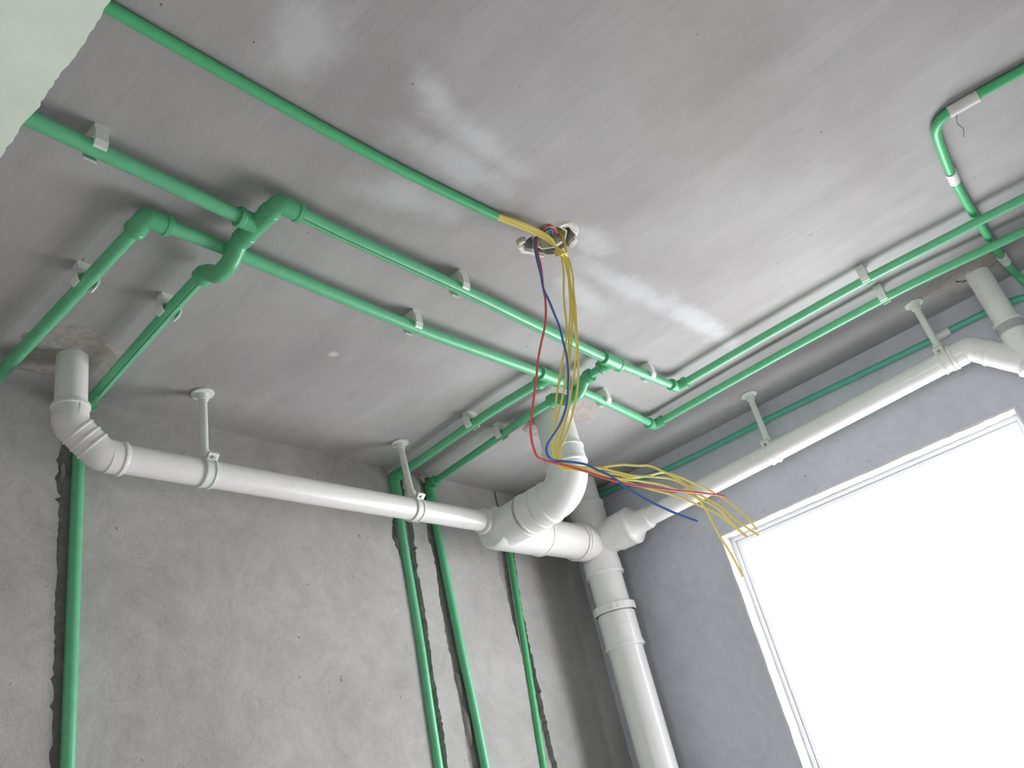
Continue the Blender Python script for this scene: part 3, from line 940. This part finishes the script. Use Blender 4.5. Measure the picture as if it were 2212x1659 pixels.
# ================================================================== JUNCTION BOX AND WIRES
J = thing('junction_box', (1.155, .625, CEIL + .05), 'open greyish junction box sunk in the ceiling behind the wires', 'junction box')
oc = [(1.153 + .036 * math.cos(math.pi / 8 + k * math.pi / 4), .624 + .036 * math.sin(math.pi / 8 + k * math.pi / 4)) for k in range(8)]
ic = [(1.153 + .033 * math.cos(math.pi / 8 + k * math.pi / 4), .624 + .033 * math.sin(math.pi / 8 + k * math.pi / 4)) for k in range(8)]
zt, zb = CEIL + .036, CEIL + .006
G = Geo()
vs = [(x, y, zb) for x, y in oc] + [(x, y, zt) for x, y in oc] + [(x, y, zb) for x, y in ic] + [(x, y, zt - .003) for x, y in ic]
fs = []
for k in range(8):
    k2 = (k + 1) % 8
    fs += [(k, k2, 8 + k2, 8 + k), (16 + k, 24 + k, 24 + k2, 16 + k2), (k, 16 + k, 16 + k2, k2)]
fs += [tuple(range(8, 16)), tuple(range(31, 23, -1))]
part('body', G.add(vs, fs), 'box', J, smooth=False)
part('lug', Geo().box((1.178, .617, CEIL + .004), (1.186, .631, CEIL + .018)), 'box', J, smooth=False)
part('lug', Geo().box((1.120, .617, CEIL + .004), (1.128, .631, CEIL + .018)), 'box', J, smooth=False)

WIRES = {
 'A': [(0.9822,0.6319,0.9915),(1.0014,0.6287,0.9905),(1.0439,0.6162,0.9860),(1.0912,0.6063,0.9800),(1.1209,0.6036,0.9710),(1.1501,0.6165,0.9620),(1.1628,0.6182,0.9567),(1.1687,0.6278,0.9248),(1.1666,0.6375,0.8895),(1.1661,0.6456,0.8548),(1.1662,0.6523,0.8200),(1.1578,0.6590,0.7833),(1.1411,0.6657,0.7449),(1.1232,0.6741,0.6996),(1.1129,0.6790,0.6743),(1.1002,0.6875,0.6322),(1.0931,0.6953,0.5961),(1.0851,0.7000,0.5743),(1.0893,0.7047,0.5549),(1.0924,0.7047,0.5420),(1.1021,0.7007,0.5289),(1.1622,0.6850,0.5285),(1.2011,0.6744,0.5200),(1.2403,0.6639,0.5100),(1.2911,0.6512,0.4997),(1.3456,0.6384,0.4909),(1.3988,0.6257,0.4752),(1.4511,0.6130,0.4544),(1.4996,0.5984,0.4123)],
 'B': [(0.9825,0.6334,0.9905),(1.0017,0.6303,0.9894),(1.0440,0.6181,0.9844),(1.0913,0.6081,0.9784),(1.1211,0.6048,0.9694),(1.1483,0.6135,0.9604),(1.1703,0.6178,0.9598),(1.1816,0.6259,0.9291),(1.1824,0.6342,0.8937),(1.1797,0.6416,0.8575),(1.1693,0.6483,0.8187),(1.1603,0.6550,0.7818),(1.1515,0.6617,0.7459),(1.1373,0.6701,0.7015),(1.1170,0.6794,0.6530),(1.0949,0.6869,0.6140),(1.0818,0.6928,0.5851),(1.0803,0.6992,0.5579),(1.0843,0.7023,0.5454),(1.0995,0.7023,0.5335),(1.1530,0.6879,0.5299),(1.2139,0.6726,0.5269),(1.2511,0.6633,0.5221),(1.2996,0.6536,0.5309),(1.3457,0.6451,0.5414),(1.3835,0.6367,0.5349),(1.4298,0.6260,0.5211),(1.4845,0.6133,0.4999),(1.5304,0.6007,0.4650),(1.5487,0.5930,0.4312)],
 'C': [(0.9847,0.6361,0.9915),(1.0042,0.6333,0.9905),(1.0475,0.6219,0.9860),(1.0951,0.6119,0.9800),(1.1251,0.6079,0.9710),(1.1504,0.6125,0.9620),(1.1762,0.6170,0.9642),(1.1810,0.6257,0.9185),(1.1796,0.6325,0.8815),(1.1771,0.6392,0.8452),(1.1718,0.6443,0.8171),(1.1624,0.6510,0.7801),(1.1471,0.6611,0.7261),(1.1397,0.6685,0.6890),(1.1355,0.6741,0.6616),(1.1254,0.6791,0.6361),(1.1014,0.6857,0.6013),(1.0870,0.6905,0.5771),(1.0803,0.6936,0.5625),(1.0834,0.6980,0.5449),(1.0955,0.6980,0.5325),(1.1577,0.6813,0.5295),(1.1960,0.6729,0.5384),(1.2351,0.6644,0.5453),(1.2734,0.6559,0.5468),(1.3039,0.6496,0.5497),(1.3298,0.6432,0.5423),(1.3629,0.6348,0.5290),(1.3938,0.6263,0.5104),(1.4156,0.6200,0.4939),(1.4584,0.6093,0.4739),(1.4838,0.6010,0.4463),(1.5327,0.5882,0.4158)],
 'D': [(0.9850,0.6376,0.9905),(1.0044,0.6349,0.9894),(1.0476,0.6238,0.9844),(1.0952,0.6137,0.9784),(1.1253,0.6091,0.9694),(1.1486,0.6094,0.9604),(1.1810,0.6166,0.9662),(1.1788,0.6248,0.9068),(1.1764,0.6319,0.8600),(1.1753,0.6386,0.8245),(1.1754,0.6454,0.7905),(1.1690,0.6521,0.7550),(1.1512,0.6612,0.7055),(1.1363,0.6683,0.6682),(1.1247,0.6738,0.6397),(1.1083,0.6802,0.6074),(1.0902,0.6865,0.5759),(1.0831,0.6912,0.5546),(1.0843,0.6940,0.5431),(1.0967,0.6940,0.5322),(1.1391,0.6825,0.5301),(1.1716,0.6745,0.5316),(1.2043,0.6659,0.5266),(1.2464,0.6553,0.5212),(1.2946,0.6448,0.5232),(1.3445,0.6342,0.5226),(1.3775,0.6257,0.5087),(1.3935,0.6193,0.4838),(1.4001,0.6152,0.4622),(1.4012,0.6110,0.4330),(1.4013,0.6075,0.4081),(1.4078,0.6004,0.3670),(1.4074,0.5940,0.3240)],
 'E': [(0.9872,0.6403,0.9915),(1.0070,0.6380,0.9905),(1.0512,0.6277,0.9860),(1.0989,0.6175,0.9800),(1.1292,0.6122,0.9710),(1.1506,0.6084,0.9620),(1.1845,0.6164,0.9654),(1.1890,0.6203,0.9284),(1.1797,0.6241,0.8861),(1.1768,0.6296,0.8488),(1.1732,0.6363,0.8127),(1.1707,0.6430,0.7781),(1.1669,0.6497,0.7439),(1.1613,0.6570,0.7072),(1.1475,0.6652,0.6648),(1.1323,0.6711,0.6337),(1.1162,0.6767,0.6048),(1.0957,0.6831,0.5727),(1.0845,0.6856,0.5595),(1.0813,0.6894,0.5430),(1.0909,0.6894,0.5319),(1.1256,0.6793,0.5243),(1.1898,0.6613,0.5103),(1.2417,0.6487,0.5078),(1.2962,0.6360,0.5041),(1.3400,0.6254,0.4947),(1.3844,0.6148,0.4821),(1.4264,0.6042,0.4642),(1.4486,0.5958,0.4329),(1.4730,0.5875,0.4058)],
 'R': [(1.1995,0.6309,1.0350),(1.1563,0.6083,1.0120),(1.1281,0.5965,1.0000),(1.1132,0.5994,0.9970),(1.1116,0.6123,0.9965),(1.1145,0.6256,0.9960),(1.1124,0.6321,0.9846),(1.1068,0.6340,0.9566),(1.1055,0.6350,0.9224),(1.1005,0.6356,0.8944),(1.0928,0.6362,0.8625),(1.0903,0.6369,0.8392),(1.0841,0.6422,0.8026),(1.0740,0.6461,0.7741),(1.0553,0.6513,0.7354),(1.0400,0.6565,0.6991),(1.0313,0.6611,0.6696),(1.0203,0.6660,0.6386),(1.0079,0.6721,0.6011),(0.9993,0.6769,0.5731),(0.9988,0.6806,0.5529),(1.0028,0.6835,0.5385),(1.0104,0.6860,0.5272),(1.0273,0.6860,0.5239),(1.0508,0.6786,0.5192),(1.0797,0.6698,0.5130),(1.1088,0.6609,0.5055),(1.1437,0.6504,0.4946),(1.1820,0.6399,0.4879),(1.2415,0.6251,0.4835),(1.2973,0.6123,0.4818),(1.3579,0.5996,0.4818),(1.4110,0.5890,0.4811),(1.4362,0.5840,0.4790)],
 'L': [(1.1844,0.6409,1.0350),(1.1520,0.6144,1.0120),(1.1276,0.6032,1.0000),(1.1182,0.6118,0.9970),(1.1159,0.6279,0.9960),(1.1039,0.6321,0.9806),(1.0971,0.6337,0.9378),(1.0909,0.6317,0.8941),(1.0829,0.6299,0.8565),(1.0897,0.6297,0.8287),(1.1009,0.6336,0.8076),(1.1104,0.6368,0.7904),(1.1159,0.6407,0.7673),(1.1223,0.6459,0.7365),(1.1219,0.6504,0.7084),(1.1146,0.6555,0.6748),(1.1058,0.6604,0.6435),(1.0921,0.6643,0.6172),(1.0704,0.6684,0.5881),(1.0458,0.6719,0.5635),(1.0287,0.6745,0.5455),(1.0256,0.6767,0.5329),(1.0329,0.6784,0.5256),(1.0487,0.6784,0.5237),(1.0748,0.6709,0.5230),(1.1060,0.6622,0.5206),(1.1268,0.6555,0.5114),(1.1533,0.6473,0.5000),(1.1764,0.6389,0.4797),(1.2088,0.6282,0.4591),(1.2368,0.6198,0.4458),(1.2664,0.6113,0.4339),(1.3130,0.5991,0.4204)],
}
def wire(key, mat, label, group=None):
    P = smooth_path(WIRES[key], 5)
    b = WIRES[key][0]
    return solo('electrical_wire', Geo().tube(P, .0021, 8), mat, b, label, 'wire', group)
wire('A', 'y', 'yellow wire hanging leftmost of the bundle, its free end drooping lowest of the flat tails', 'yellow wires of the hanging bundle')
wire('B', 'y', 'yellow wire of the bundle whose free end arches up and reaches furthest right', 'yellow wires of the hanging bundle')
wire('C', 'y', 'yellow wire of the bundle whose tail makes the highest arch beside the drain', 'yellow wires of the hanging bundle')
wire('D', 'y', 'yellow wire of the bundle whose free end falls steeply beside the window edge', 'yellow wires of the hanging bundle')
wire('E', 'y', 'yellow wire hanging rightmost of the bundle above the middle drain', 'yellow wires of the hanging bundle')
wire('R', 'r', 'red wire looping from the ceiling box and hanging beside the yellow bundle', None)
wire('L', 'b', 'blue wire hanging from the ceiling box and ending below the white drain', None)
# a yellow wire wound round the bundle at the box
kn = []
kc = Vector((1.1515, .6125, .960))
kd = Vector((.45, .25, -.55)).normalized()
ka = kd.cross(EZ).normalized()
kb = kd.cross(ka)
for k in range(45):
    a = 2 * math.pi * k / 15
    kn.append(kc + kd * (k / 44 - .5) * .012 + (ka * math.cos(a) + kb * math.sin(a)) * (.0088 + .0006 * math.sin(k)))
kn += [kn[-1] + Vector((.004, -.004, .004)), Vector((1.168, .607, .978)), Vector((1.172, .606, .995)), Vector((1.172, .610, 1.02))]
solo('tie_wire', Geo().tube(kn, .0021, 8), 'y', tuple(kc), 'yellow wire wound around the bundle just below the ceiling box', 'wire')
